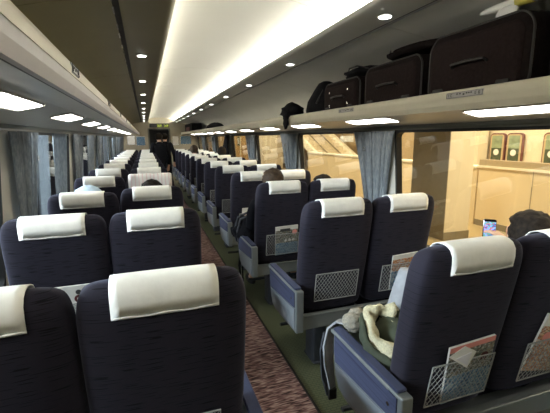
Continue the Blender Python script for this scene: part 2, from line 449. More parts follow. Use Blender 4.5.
# downlights
ords = ['nearest', 'second', 'third', 'fourth', 'fifth', 'sixth', 'seventh', 'eighth', 'ninth', 'tenth', 'farthest']
for s, wd in ((-1, 'left'), (1, 'right')):
    for k in range(11):
        yc = 1.58+1.2*k
        lt = thing('downlight', 'small round recessed downlight in the %s ceiling strip, %s from the camera' % (wd, ords[k]), 'ceiling lamp', (CX+s*.53, yc, 2.041), 0, 'downlights of the %s ceiling strip' % wd)
        bm = new(); tube(bm, [(0, 0, .001), (0, 0, -.004)], .036, 24); obj('rim', bm, 'panel_grey', lt)
        bm = new(); tube(bm, [(0, 0, -.0035), (0, 0, -.0065)], .027, 24); obj('lens', bm, 'down_lens', lt)

# end wall
DX0, DX1, DZ = CX-.40, CX+.30, 1.80
bm = new()
prof = None
bx(bm, CX-1.34, DX0, YE, YE+.06, -.02, 2.25); bx(bm, DX1, CX+1.34, YE, YE+.06, -.02, 2.25); bx(bm, DX0, DX1, YE, YE+.06, DZ, 2.25)
struct('wall_front', bm, 'end_wall')
bm = new()
for a, b in ((DX0-.03, DX0+.02), (DX1-.02, DX1+.03)): bx(bm, a, b, YE-.02, YE+.08, 0, DZ+.03)
bx(bm, DX0+.02, DX1-.02, YE-.02, YE+.08, DZ, DZ+.03)
struct('door_1', bm, 'rail_grey')
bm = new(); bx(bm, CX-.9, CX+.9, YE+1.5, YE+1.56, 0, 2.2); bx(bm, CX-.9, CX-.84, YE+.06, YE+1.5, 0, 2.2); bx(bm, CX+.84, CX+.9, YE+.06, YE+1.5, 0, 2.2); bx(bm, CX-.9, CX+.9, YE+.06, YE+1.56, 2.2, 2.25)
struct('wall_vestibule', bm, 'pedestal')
bm = new(); bx(bm, CX-1.36, CX+1.36, Y0-.05, Y0, -.02, 2.25); struct('wall_back', bm, 'end_wall')
t = thing('vestibule_lamp', 'dim lamp panel on the vestibule ceiling beyond the end door', 'ceiling lamp', (CX-.05, YE+.8, 2.19))
bm = new(); rbox(bm, -.14, .14, -.14, .14, -.012, .0, r=.03); obj('lamp_lens', bm, 'dim_lens', t)
t = thing('notice_board', 'pale notice panel on the vestibule wall seen through the open end door', 'notice', (CX+.02, YE+1.495, 1.2))
bm = new(); bx(bm, -.16, .16, -.012, .0, -.14, .14); obj('sheet', bm, 'paper', t)
# LED sign
t = thing('led_sign', 'dark LED sign with glowing yellow-green characters above the end door', 'sign', (CX-.03, YE-.002, 1.93))
bm = new(); rbox(bm, -.33, .33, -.035, 0, -.07, .07, r=.012, axis='y'); obj('housing', bm, 'screen_black', t)
bm = new()
random.seed(3)
for gx in (-.06, .02, .16, .24):
    for i in range(5):
        for j in range(5):
            if random.random() < .72: bx(bm, gx+i*.014-.004, gx+i*.014+.004, -.037, -.034, -.034+j*.014-.004, -.034+j*.014+.004)
obj('characters', bm, 'led', t)
# posters on the end wall
def poster(x, z, w, h, label, mat):
    t = thing('poster', label, 'poster', (x, YE-.001, z), 0, 'framed notices on the end wall')
    bm = new(); bx(bm, -w/2, w/2, -.012, 0, -h/2, h/2); obj('frame', bm, 'chrome', t)
    bm = new(); bx(bm, -w/2+.015, w/2-.015, -.015, -.011, -h/2+.015, h/2-.015); obj('print', bm, mat, t)
poster(CX-1.0, 1.42, .26, .30, 'pale framed notice left on the end wall, near the left windows', 'paper')
poster(CX-.68, 1.40, .30, .32, 'blue-grey framed notice on the end wall, just left of the door', 'cover_blue')
poster(CX+.50, 1.40, .22, .34, 'small pale framed notice on the end wall, just right of the door', 'paper')
poster(CX+.86, 1.42, .38, .30, 'blue-grey framed picture on the end wall, near the right windows', 'cover_blue')

# ------------------------------------------------------------------ seats
LV = [(.42, .205, .055), (.46, .213, .062), (.55, .222, .060), (.70, .2275, .062), (.85, .2285, .062), (.98, .2285, .062), (1.045, .2275, .062), (1.085, .222, .058),
      (1.112, .211, .052), (1.128, .199, .038), (1.136, .178, .022), (1.139, .160, .008)]
def yb(z): return (1.06-z)*.17          # the back leans
def backpt(i, t, off=0.0):
    z, hx, hy = LV[i]; hx += off; hy += off
    n = 3.4
    c, s = math.cos(t), math.sin(t)
    x = hx*math.copysign(abs(c)**(2/n), c); y = hy*math.copysign(abs(s)**(2/n), s)
    wing = .014*max(0, abs(x)/hx-.6)/.4 if s > 0 and z < 1.12 else 0     # side bolsters
    return Vector((x, .070+yb(z)+y+wing, z))
def make_back(parent, dx, rake=0):
    bm = new()
    n = 36
    loft(bm, [[backpt(i, k*2*PI/n) for k in range(n)] for i in range(len(LV))])
    o = obj('backrest', bm, 'seat_fabric', parent, smooth=True, mods=[('SUBSURF', dict(levels=1, render_levels=1))])
    o.location = (dx, 0, 0)
    # headrest cover
    bm = new(); cols = 13; W = .137
    def P(i, x, front):
        z, hx, hy = LV[i]; n = 3.4
        xx = min(abs(x)/hx, .999); y = (hy+.005)*(1-xx**n)**(1/n)
        return Vector((x, .070+yb(z)+(y if front else -y), z+(.005 if hy < .05 else .002)))
    path = [(5.75, 0)] + [(i, 0) for i in range(6, 12)] + [(i, 1) for i in range(11, 4, -1)]
    rows = []
    for pi, (i, fr) in enumerate(path):
        row = []
        for k in range(cols):
            x = -W+2*W*k/(cols-1)
            if i == 5.75:
                p = P(6, x, 0)*1.0; p.z = 1.052+.0025*math.sin(k*1.3); p.y = P(6, x, 0).y+yb(1.05)*0-.003
            else: p = P(i, x, fr)
            row.append(bm.verts.new(p))
        rows.append(row)
    for a, b in zip(rows, rows[1:]):
        for k in range(cols-1): bm.faces.new((a[k], a[k+1], b[k+1], b[k]))
    cv = obj('headrest_cover', bm, 'white_cloth', o, smooth=True, mods=[('SOLIDIFY', dict(thickness=.003, offset=1))])
    # net pocket
    bm = new()
    x0, x1, za, zb_ = -.150, .135, .520, .700
    def q(x, z):
        return Vector((x, yb(z)-.022, z))
    tube(bm, [q(x0, zb_), q(x0, (za+zb_)/2), q(x0, za), q(0, za), q(x1, za), q(x1, (za+zb_)/2), q(x1, zb_), q(0, zb_), q(x0, zb_)], .0028, 5)
    pk = obj('net_pocket', bm, 'net_cord', o)
    bm = new(); nx, nz = 13, 6
    def bow(x, z):
        p = q(x, z); p.y -= .010*math.sin(PI*(x-x0)/(x1-x0))*math.sin(PI*(z-za)/(zb_-za)); return p
    for dr in (1, -1):
        for k in range(-nz, nx+1):
            pts = []
            for j in range(nz+1):
                x = x0+(x1-x0)*(k+j*dr*1.0+(nz if dr < 0 else 0))/nx
                if x0-.001 <= x <= x1+.001: pts.append(bow(x, za+(zb_-za)*j/nz))
            if len(pts) > 1: tube(bm, pts, .0013, 3)
    obj('net', bm, 'net_cord', pk)
    if rake:
        o.matrix_local = Matrix.Translation((dx, .1, .42)) @ Matrix.Rotation(rake, 4, 'X') @ Matrix.Translation((0, -.1, -.42))
    return o
def make_arm(parent, x, s, lab):
    """s = -1: outer face towards -x"""
    bm = new(); rbox(bm, x-.027, x+.027, .10, .56, .592, .612, r=.012, axis='x' if 0 else 'z')
    a = obj('armrest', bm, 'seat_metal', parent, smooth='auto')
    bm = new(); rbox(bm, x-.023, x+.023, .06, .54, .611, .625, r=.012); obj('arm_pad', bm, 'arm_fabric', a, smooth='auto')
    # side panel outline (y, z)
    out = [(.03, .350), (.42, .335), (.475, .352), (.51, .40), (.525, .47), (.53, .54), (.53, .612), (.03, .612)]
    bm = new(); prism(bm, out, 'x', x-.024, x+.024)
    obj('side_panel', bm, 'seat_metal', a, mods=[('BEVEL', dict(width=.006, segments=2))])
    xs = sorted((x+s*.024, x+s*.029))
    bm = new(); prism(bm, [(.055, .375), (.41, .360), (.46, .375), (.485, .41), (.50, .46), (.055, .500)], 'x', *xs)
    obj('lower_panel', bm, 'seat_panel', a)
    bm = new(); prism(bm, [(.055, .508), (.50, .470), (.512, .52), (.512, .600), (.055, .600)], 'x', *xs)
    obj('fabric_inset', bm, 'arm_fabric', a)
def make_pair(mirror=1):
    t = thing('double_seat', 'seat', 'train seat')
    for dx in (-.2285, .2285): make_back(t, dx)
    for dx in (-.2285, .2285):
        bm = new(); rbox(bm, dx-.222, dx+.222, .19, .60, .37, .455, r=.04); bm2 = bm
        obj('seat_cushion', bm, 'seat_fabric', t, smooth='auto', mods=[('BEVEL', dict(width=.015, segments=3, angle_limit=.8))])
    make_arm(t, -.485, -1, ''); make_arm(t, .485, 1, '')
    bm = new(); bx(bm, -.46, .46, .055, .095, .352, .440); bx(bm, -.46, .46, .048, .06, .436, .448); bx(bm, -.46, .46, .095, .58, .340, .368)
    obj('seat_beam', bm, 'seat_metal', t, mods=[('BEVEL', dict(width=.004, segments=2))])
    for dx in (-.26, .26):
        bm = new(); rbox(bm, dx-.05, dx+.05, .22, .36, 0.0, .345, r=.02); rbox(bm, dx-.055, dx+.055, .20, .38, 0, .015, r=.02)
        obj('pedestal', bm, 'pedestal', t, smooth='auto')
    bm = new(); tube(bm, [(-.40, .62, .10), (.40, .62, .10)], .014, 8)
    tube(bm, [(-.22, .34, .08), (-.22, .62, .10)], .01, 6); tube(bm, [(.22, .34, .08), (.22, .62, .10)], .01, 6)
    obj('foot_bar', bm, 'pedestal', t)
    bm = new(); tube(bm, [(-.512, .10, .55), (-.516, .10, .55)], .008, 10); obj('screw', bm, 'chrome', t)
    return t
proto = make_pair()
YL, YR = .954, .909
words = ['nearest', 'second', 'third', 'fourth', 'fifth', 'sixth', 'seventh', 'eighth', 'ninth', 'tenth', 'eleventh', 'twelfth', 'farthest']
extra = {('l', 2): ', tipped back, under a pale blue hat', ('l', 3): ', pink-striped garment over it', ('r', 0): ', olive jacket on its armrest',
         ('r', 1): ', empty net pocket on the aisle side', ('r', 2): ', blue magazine in its net pocket'}
SEAT = {}
first = True
for sd, xc, y0, wd in (('l', CX-.7475, YL, 'left'), ('r', CX+.7375, YR, 'right')):
    for k in range(-1, 13):
        if k == 12 and False: continue
        if first: o = proto; first = False
        else: o = copy_tree(proto)
        o.location = (xc, y0+.96*k, 0)
        if k == -1:
            bpy.data.objects.remove  # row beside the camera is out of view; moved to the far row instead
            o.location = (xc, y0+.96*12, 0); kk = 12
        elif k == 12: kk = None
        else: kk = k
        if kk is None:
            for ch in kids(o):
                for g in kids(ch):
                    for h in kids(g): bpy.data.objects.remove(h)
                    bpy.data.objects.remove(g)
                bpy.data.objects.remove(ch)
            bpy.data.objects.remove(o); continue
        o['label'] = 'navy double seat, %s row %s of the aisle%s' % (words[kk], wd, extra.get((sd, kk), ''))
        o['group'] = 'double seats on the %s of the aisle' % wd
        SEAT[sd, kk] = o
# the tipped back window seat of the third left row
b = [c for c in kids(SEAT['l', 2]) if c.name.startswith('backrest')]
b = min(b, key=lambda c: c.location.x)
b.matrix_local = Matrix.Translation((-.2285, .1, .42)) @ Matrix.Rotation(.12, 4, 'X') @ Matrix.Translation((0, -.1, -.42))

# ------------------------------------------------------------------ curtains
def curtain(s, yt0, yt1, yb0, yb1, label, folds=6, d=.028, z0=.80, z1=1.54, hook=None, ds=0):
    nrow, ncol = 14, folds*8+1
    bm = new(); rows = []
    for i in range(nrow):
        u = i/(nrow-1); z = z1+(z0-z1)*u
        e = u**.8
        a = yt0+(yb0-yt0)*e; b = yt1+(yb1-yt1)*e
        row = []
        for k in range(ncol):
            f = k/(ncol-1); ph = f*folds*2*PI
            x = CX+s*(wo(z)-d-.016+.014*math.sin(ph+.5*math.sin(3*u))+.004*math.sin(2.3*ph+u*4))
            row.append(bm.verts.new((x, a+(b-a)*f+.006*math.sin(ph*1.7+u), z)))
        rows.append(row)
    for a, b in zip(rows, rows[1:]):
        for k in range(ncol-1): bm.faces.new((a[k], a[k+1], b[k+1], b[k]))
    t = thing('curtain', label, 'curtain', (0, 0, 0), 0, 'curtains of the %s windows' % ('left' if s < 0 else 'right'))
    obj('cloth', bm, 'curtain', t, smooth=True, mods=[('SOLIDIFY', dict(thickness=.002))])
    if hook:
        bm = new(); hy, hz = hook; hx = CX+s*(wo(hz)-d-.036)
        tube(bm, [(hx, hy-.012, hz+.035), (hx, hy-.014, hz), (hx, hy+.014, hz), (hx, hy+.012, hz+.035)], .0035, 6)
        obj('hook', bm, 'chrome', t)
    return t
pw = ['nearest', 'second', 'third', 'fourth', 'fifth', 'sixth', 'farthest']
for k in range(0, 6):
    b = 2.45+1.92*k
    curtain(1, b+.29, b+.52, b+.26, b+.35, 'grey-blue gathered curtain on the far side of the %s right-hand window pillar' % pw[k], 5, hook=(b+.34, 1.38))
    curtain(1, b-.05, b+.28, b+.12, b+.26, 'grey-blue curtain swept across the near side of the %s right-hand window pillar' % pw[k], 6)
for k in range(0, 6):
    b = 2.31+1.92*k
    curtain(-1, b+.04, b+.54, b+.24, b+.44, 'grey-blue drawn curtain hanging at the near end of the %s full left-hand window' % pw[k], 8, hook=(b+.50, 1.36))
    curtain(-1, b+1.05, b+1.50, b+1.16, b+1.50, 'pale curtain hanging at the far end of the %s full left-hand window' % pw[k], 5)

# ------------------------------------------------------------------ outside right: the station
bm = new(); bx(bm, CX+1.45, 12, -6, 45, -.3, -.03); tag(obj('platform', bm, 'st_floor'), 'tan station platform floor outside the right-hand windows', 'platform', kind='structure')
XW = 5.4
t = thing('parapet', 'long yellow waist-high partition wall with a pale coping on the platform', 'wall', (XW, 0, -.03))
bm = new(); bx(bm, 0, .18, 5.0, 12.2, 0, .98); obj('wall_body', bm, 'st_yellow', t)
bm = new(); bx(bm, -.02, .2, 5.0, 12.22, .97, 1.02); obj('coping', bm, 'st_coping', t, mods=[('BEVEL', dict(width=.01, segments=2))])
t = thing('counter_wall', 'near yellow platform wall topped with a brown brick band', 'wall', (XW, 0, -.03))
bm = new(); bx(bm, 0, .18, -2, 4.97, 0, 1.0); obj('wall_body', bm, 'st_yellow', t)
bm = new(); bx(bm, -.02, .2, -2, 4.97, 1.0, 1.035); obj('coping', bm, 'st_coping', t)
bm = new(); bx(bm, .0, .18, -2, 4.97, 1.035, 1.13); obj('brick_band', bm, 'st_brick', t)
bm = new()
for y in (1.2, 2.6, 4.0): bx(bm, -.004, .002, y-.004, y+.004, .02, 1.0)
obj('joint', bm, 'st_brown', t)
bm = new(); bx(bm, -.012, .0, -2, 4.97, 0, .10); obj('skirting', bm, 'st_brown', t)
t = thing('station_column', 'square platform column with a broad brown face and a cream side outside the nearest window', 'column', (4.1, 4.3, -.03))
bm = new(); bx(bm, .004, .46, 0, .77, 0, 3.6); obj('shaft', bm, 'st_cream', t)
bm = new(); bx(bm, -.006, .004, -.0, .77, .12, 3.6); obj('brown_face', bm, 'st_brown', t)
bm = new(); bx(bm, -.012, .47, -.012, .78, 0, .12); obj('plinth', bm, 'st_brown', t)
t = thing('station_column', 'plain cream column on the platform behind the partition near the stairs', 'column', (5.75, 8.9, -.03))
bm = new(); bx(bm, 0, .5, 0, .5, 0, 3.6); obj('shaft', bm, 'st_cream', t)
bm = new(); bx(bm, -.01, .51, -.01, .51, 0, .12); obj('plinth', bm, 'st_brown', t)
t = thing('station_column', 'cream pier between the framed poster cases and the brown column', 'column', (7.9, 7.35, -.03))
bm = new(); bx(bm, 0, .3, 0, .75, 0, 3.6); obj('shaft', bm, 'st_cream', t)
bm = new(); bx(bm, -.01, .31, -.01, .76, 0, .12); obj('plinth', bm, 'st_brown', t)
# staircase behind the parapet
t = thing('staircase', 'pale staircase flight slanting up to the left behind the yellow partition', 'staircase', (5.75, 0, -.03))
def stair_pt(y): return .95+(y-12.5)*.42
bm = new()
for k in range(22):
    y = 10.6+.3*k; z = stair_pt(y); bx(bm, .1, 1.45, y, y+.3, z-.12, z+.0)
obj('steps', bm, 'st_cream', t)
for nm, xx in (('stringer', 0.0), ('stringer', 1.45)):
    bm = new(); prism(bm, [(10.4, stair_pt(10.4)-.18), (17.4, stair_pt(17.4)-.18), (17.4, stair_pt(17.4)+.10), (10.4, stair_pt(10.4)+.10)], 'x', xx, xx+.10)
    obj(nm, bm, 'st_coping', t)
bm = new()
for xx in (.5, 1.0): prism(bm, [(10.5, stair_pt(10.5)+.012), (17.3, stair_pt(17.3)+.012), (17.3, stair_pt(17.3)+.03), (10.5, stair_pt(10.5)+.03)], 'x', xx, xx+.05)
obj('tread_strip', bm, 'st_brown', t)
# back wall of the station
bm = new(); bx(bm, 8.3, 8.5, -6, 8.2, -.03, 3.6); bx(bm, 8.3, 8.5, 8.2, 45, -.03, 3.6, mi=1); bx(bm, -0+CX+1.5, 8.5, 44.8, 45, -.03, 3.6, mi=1)
tag(obj('station_back_wall', bm, ['st_cream', 'st_back']), 'cream and brown rear wall of the station hall', 'wall', kind='structure')
bm = new(); bx(bm, CX+2.6, 8.5, -6, 45, 3.6, 3.7); tag(obj('station_ceiling', bm, 'st_cream'), 'cream station ceiling', 'ceiling', kind='structure')
def case(y, label, w=.43, x=8.28):
    t = thing('poster_case', label, 'poster case', (x, y, .9), 0, 'green poster cases on the station wall')
    bm = new(); rbox(bm, -.06, 0, -w/2, w/2, -.3, .66, r=.09, axis='x'); obj('frame', bm, 'frame_red', t, smooth='auto')
    bm = new(); rbox(bm, -.066, -.058, -w/2+.03, w/2-.03, -.27, .63, r=.07, axis='x'); obj('panel', bm, 'st_back', t, smooth='auto')
    bm = new(); bx(bm, -.072, -.064, -w/2+.075, w/2-.075, .30, .60); obj('upper_print', bm, 'poster_green', t)
    bm = new(); bx(bm, -.072, -.064, -w/2+.075, w/2-.075, -.25, .30); obj('lower_print', bm, 'poster_dark', t)
    bm = new(); tube(bm, [(-.076, 0, .20), (-.070, 0, .20)], .075, 20); obj('white_disc', bm, 'paper', t)
case(7.10, 'green poster case with white disc, left one of the adjoining pair'); case(6.64, 'green poster case with white disc, right one of the adjoining pair')
case(5.75, 'green poster case at the right edge of the nearest window'); case(9.9, 'green poster case between window frame and brown column')
t = thing('station_sign', 'small hanging white sign lit beside the stairs', 'sign', (7.6, 13.4, 1.55))
bm = new(); bx(bm, -.02, .02, -.5, .5, -.25, -.02); obj('board', bm, 'plastic_white', t)
bm = new()
for q in (-.35, .35): tube(bm, [(0, q, -.02), (0, q, 2.0)], .012, 6)
obj('hanger', bm, 'chrome', t)
t = thing('kiosk_wall', 'cream then orange panelled wall seen through the distant right-hand windows', 'wall', (6.2, 17.8, -.03))
bm = new(); bx(bm, 0, .3, 0, 5.4, 0, 3.6); obj('cream_panel', bm, 'st_cream', t)
bm = new(); bx(bm, -.005, .3, 5.4, 24, 0, 3.6); obj('orange_panel', bm, 'st_orange', t)
for q in (1.6, 3.1, 7.5, 10.5, 14.5):
    bm = new(); bx(bm, -.03, -.005, q, q+.25, 0, 3.6); obj('mullion', bm, 'st_coping', t)
t = thing('wall_notice', 'small dark notice on a pilaster seen through the fourth right-hand window', 'notice', (6.17, 25.9, 1.25))
bm = new(); bx(bm, -.02, 0, -.3, .3, -.3, .3); obj('sheet', bm, 'poster_dark', t)
bm = new(); bx(bm, -.024, -.019, -.22, -.03, -.2, .2); bx(bm, -.024, -.019, .03, .22, -.2, .2); obj('print', bm, 'paper', t)

# outside left: dark yard
bm = new(); bx(bm, -9, CX-1.5, -6, 30, -1.2, -1.1); tag(obj('track_bed', bm, 'yard_dark'), 'dark track bed outside the left-hand windows', 'ground', kind='structure')
bm = new(); bx(bm, -6.2, -6.0, -6, 30, -1.1, 4.0); tag(obj('yard_wall', bm, 'yard_dark'), 'dark wall across the tracks outside the left-hand windows', 'wall', kind='structure')

exec_marker = 1
# ------------------------------------------------------------------ luggage
RZ = 1.661
def suitcase(name, label, xf, y0, y1, h, depth, r, lean=0.0, dome=0):
    """soft suitcase lying on its side on the rack; front face looks to the aisle"""
    t = thing(name, label, 'suitcase', (xf, (y0+y1)/2, RZ), 0, 'dark suitcases on the right-hand rack')
    L = (y1-y0)/2
    n = 8
    def outline(grow):
        P = []
        hh = h
        for cy, cz, q in ((L-r, hh-r, 0), (-L+r, hh-r, 1), (-L+r, r, 2), (L-r, r, 3)):
            for k in range(n+1):
                tt = (q+k/n)*PI/2; P.append([cy+math.cos(tt)*(r+grow), cz+math.sin(tt)*(r+grow)])
        for p in P:
            if p[1] > hh*.6: p[1] += dome*math.cos(p[0]/L*PI/2)
            p[1] = max(p[1], .001)
        return P
    bm = new(); rings = []
    for x, g in ((0.0, -.022), (.010, -.006), (.03, 0), (depth*.5, .004), (depth-.02, 0), (depth, -.02)):
        rings.append([(x+p[1]*lean, p[0], p[1]) for p in outline(g)])
    loft(bm, rings)
    obj('shell', bm, 'luggage_dark', t, smooth='auto')
    bm = new()
    # piping round the front and zip lines round the side
    for x, g, rr in ((.012, -.003, .005), (depth*.35, .004, .003), (depth*.45, .005, .003)):
        pts = [(x+p[1]*lean, p[0], max(p[1], .004)) for p in outline(g)]; pts.append(pts[0]); tube(bm, pts, rr, 5)
    obj('piping', bm, 'luggage_trim', t)
    bm = new()
    rings = []
    for x, g in ((-.003, -.022), (-.009, -.030), (-.010, -.038)):
        rings.append([(x+max(p[1], .03)*lean, p[0]*.97, max(p[1]*.96, .014-g*.2)) for p in outline(g)])
    loft(bm, rings); obj('front_pocket', bm, 'luggage_front', t, smooth='auto')
    bm = new(); zz = h*.52
    tube(bm, [(-.010+zz*lean, -.09, zz-.012), (-.026+zz*lean, -.085, zz), (-.030+zz*lean, 0, zz+.003), (-.026+zz*lean, .085, zz), (-.010+zz*lean, .09, zz-.012)], .006, 6)
    obj('handle', bm, 'luggage_trim', t)
    for q in (-L+.09, L-.09):
        bm = new(); rbox(bm, -.018+.05*lean, .0, q-.03, q+.03, .020, .05, r=.008, axis='x')
        obj('bumper', bm, 'luggage_trim', t)
    return t
XF = CX+.760
suitcase('suitcase', 'largest dark brown suitcase on the rack, under the white umbrella', XF, 1.03, 1.550, .270, .30, .06, dome=.045)
suitcase('suitcase', 'middle dark brown suitcase on the right-hand rack', XF, 1.60, 2.11, .235, .30, .05, dome=.035)
t = suitcase('suitcase', 'smallest brown suitcase on the rack, beside the black bags, with silver studs', XF, 2.17, 2.67, .215, .30, .05, dome=.02)
bm = new()
for q in (-.13, .13):
    for z in (.06, .15): bx(bm, -.014, -.008, q-.006, q+.006, z-.006, z+.006)
obj('stud', bm, 'chrome', t)
# soft bag on the small suitcase
t = thing('duffel_bag', 'limp black bag lying on top of the smallest suitcase', 'bag', (CX+.90, 2.33, RZ+.236))
bm = new(); blob(bm, (0, 0, .028), (.11, .19, .036), 3, .25, 5, seed=3, flat=-.03); obj('body', bm, 'black_cloth', t, smooth=True)
bm = new(); tube(bm, [(-.05, -.15, .03), (-.09, -.05, .06), (-.09, .05, .06), (-.05, .15, .03)], .006, 6); obj('strap', bm, 'luggage_trim', t, smooth=True)
t = thing('duffel_bag', 'limp black bag on top of the middle suitcase with a metal zip pull', 'bag', (CX+.90, 1.80, RZ+.272))
bm = new(); blob(bm, (0, 0, .022), (.12, .22, .034), 3, .25, 5, seed=9, flat=-.02); obj('body', bm, 'luggage_dark', t, smooth=True)
bm = new(); tube(bm, [(-.118, .09, .02), (-.125, .07, .035), (-.125, .05, .018)], .0035, 5); obj('zip_pull', bm, 'chrome', t)
# dark bag at the right edge
t = thing('travel_bag', 'black travel bag next to the largest suitcase at the right edge', 'bag', (XF+.02, .71, RZ), 0)
bm = new(); rbox(bm, .0, .24, -.27, .27, 0, .26, r=.06, axis='x'); obj('body', bm, 'black_cloth', t, smooth='auto')
bm = new(); tube(bm, [(.05, -.1, .265), (.03, -.06, .31), (.03, .06, .31), (.05, .1, .265)], .008, 6); obj('handle', bm, 'luggage_trim', t, smooth=True)
# umbrella
t = thing('umbrella', 'folded white umbrella with a yellow label lying on the largest suitcase', 'umbrella', (0, 0, 0))
uz = RZ+.332
A = Vector((XF+.04, 1.30, uz)); B = Vector((XF+.04, .75, uz-.010))
bm = new(); tube(bm, [A+(B-A)*f for f in (0, .05, .15, .45, .5)], [.006, .012, .016, .018, .014], 10); obj('canopy', bm, 'plastic_white', t, smooth=True)
bm = new(); tube(bm, [A+(B-A)*f for f in (.5, .6, .8, 1.0)], [.010, .022, .026, .02], 8); obj('cover', bm, 'pale_cloth', t, smooth=True)
bm = new(); tube(bm, [A+(B-A)*f for f in (.30, .42)], .0195, 10); obj('label_band', bm, 'yellow_mark', t, smooth=True)
bm = new(); blob(bm, A+(B-A)*.24+Vector((-.012, 0, -.028)), (.008, .05, .022), 2, .2); obj('tag', bm, 'pale_cloth', t, smooth=True)
# black pouches
t = thing('backpack', 'upright black backpack on the rack beside the smallest suitcase', 'backpack', (XF+.00, 2.93, RZ))
bm = new()
prof = [(0, .19, .12), (.06, .21, .13), (.13, .19, .12), (.18, .14, .10), (.23, .10, .08), (.265, .07, .06), (.28, .03, .03)]
rings = []
for z, ly, lx in prof:
    rings.append([(.12+math.cos(a)*lx*(1+.12*noise.noise(Vector((a*2, z*9, 1)))), -.05*z/.25+math.sin(a)*ly*(1+.15*noise.noise(Vector((a*2, z*12, 5)))), z) for a in [k*2*PI/20 for k in range(20)]])
loft(bm, rings); obj('body', bm, 'black_cloth', t, smooth=True)
bm = new(); tube(bm, [(.10, -.06, .24), (.09, -.10, .25), (.06, -.12, .20), (.0, -.13, .10)], .008, 6); obj('strap', bm, 'luggage_trim', t, smooth=True)
t = thing('drawstring_pouch', 'small black pouch on the rack with its corner drooping over the edge', 'bag', (XF-.03, 3.38, RZ))
bm = new(); blob(bm, (.05, .0, .075), (.085, .19, .07), 3, .35, 5, seed=5, flat=-.07)
blob(bm, (-.03, -.07, .035), (.03, .07, .05), 3, .3, 5, seed=8); obj('body', bm, 'black_cloth', t, smooth=True)
bm = new(); blob(bm, (-.042, -.08, -.02), (.018, .05, .07), 3, .3, 6, seed=2); obj('flap', bm, 'black_cloth', t, smooth=True)
# far bags
t = thing('shoulder_bag', 'long flat black bag on the rack beyond the pouches', 'bag', (XF+.04, 8.3, RZ))
bm = new()
rings = []
for k in range(13):
    f = k/12; y = .95-1.9*f; hh = .03+.17*math.sin(PI*min(1, f*1.02))*(.35+.75*f); lx = .05+.09*math.sin(PI*f)
    rings.append([(.1+math.cos(a)*lx, y, max(.0, hh/2+math.sin(a)*hh/2)) for a in [q*2*PI/14 for q in range(14)]])
loft(bm, rings); obj('body', bm, 'black_cloth', t, smooth=True)
bm = new(); tube(bm, [(.1, .5, .06), (.08, .3, .12), (.08, .0, .13), (.1, -.2, .11)], .012, 6); obj('strap', bm, 'luggage_trim', t, smooth=True)
t = thing('holdall', 'dark red and black holdall at the far end of the rack', 'bag', (XF+.02, 12.4, RZ))
bm = new(); rbox(bm, .0, .3, -1.0, 1.0, 0, .27, r=.08, axis='x'); obj('body', bm, 'black_cloth', t, smooth='auto')
bm = new(); rbox(bm, -.02, .0, -.45, .45, .04, .17, r=.05, axis='x'); obj('front_pocket', bm, 'red_dark', t, smooth='auto')

# seat number plates on the rack lips
def plate(s, yc, label, ln=.17):
    t = thing('seat_number_plate', label, 'sign', (CX+s*.7025, yc, 1.668), 0, 'seat number plates on the rack lips')
    bm = new(); rbox(bm, -.003, .003, -ln/2, ln/2, -.012, .012, r=.003, axis='x'); obj('plate', bm, 'lip_face' if s > 0 else 'seat_metal', t)
    bm = new(); e = ln/2-.003; x0, x1 = sorted((-s*.003, -s*.0045))
    for z in (-.0105, .0095): bx(bm, x0, x1, -e, e, z, z+.001)
    for q in (-e, e-.001): bx(bm, x0, x1, q, q+.001, -.0105, .0105)
    # numeral, seat letters and the diamond between: 1C ... 1D
    def seg(q, pts):
        for (a, b), (c, d) in pts:
            bx(bm, x0, x1, q+min(a, c)-.0007, q+max(a, c)+.0007, min(b, d)-.0007, max(b, d)+.0007)
    sgn = -1 if s > 0 else 1
    C = [((0, -.005), (0, .005)), ((0, .005), (sgn*.006, .005)), ((0, -.005), (sgn*.006, -.005))]
    D = C+[((sgn*.006, -.005), (sgn*.006, .005))]
    one = [((0, -.005), (0, .005))]
    seg(-sgn*ln*.42, one); seg(-sgn*ln*.36, C); seg(sgn*ln*.30, C+[((sgn*.004, 0), (sgn*.006, 0))]); seg(sgn*ln*.39, D)
    for f in (-.2, -.14, -.08, .10, .18): bx(bm, x0, x1, f*ln-.003, f*ln+.003, .001, .006)
    bx(bm, x0, x1, -.004, .004, -.003, .003)
    obj('marking', bm, 'ink', t)
plate(1, 1.255, 'seat number plate on the right rack lip, below the largest suitcase', .19)
plate(1, 2.22, 'seat number plate on the right rack lip, below the smallest suitcase', .19)
for k, y in enumerate((1.10, 2.06, 3.02, 3.98, 4.94)):
    plate(-1, y, 'small metal number holder on the left rack lip, %s from the camera' % words[k], .10)

# ------------------------------------------------------------------ magazines in the net pockets
def magazine(x, y, ztop, label, w, h, tilt, mats, kind='magazine', yb_=0):
    t = thing('magazine', label, 'magazine', (x, y, ztop-h/2))
    t.rotation_euler = (math.radians(9.6), tilt, 0)
    bm = new(); bx(bm, -w/2, w/2, -.004, .0035, -h/2, h/2); obj('pages', bm, 'paper', t)
    bm = new(); 
    return t
def sheet(t, mat, x0, x1, z0, z1, name='cover', y=-.0052):
    bm = new(); bx(bm, x0, x1, y-.0006, y+.0006, z0, z1); return obj(name, bm, mat, t)
def disc(t, mat, x, z, r, name='badge', y=-.0065):
    bm = new(); tube(bm, [(x, y-.0008, z), (x, y+.0008, z)], r, 20); return obj(name, bm, mat, t)
YM = lambda y0, z: y0+yb(z)-.0125
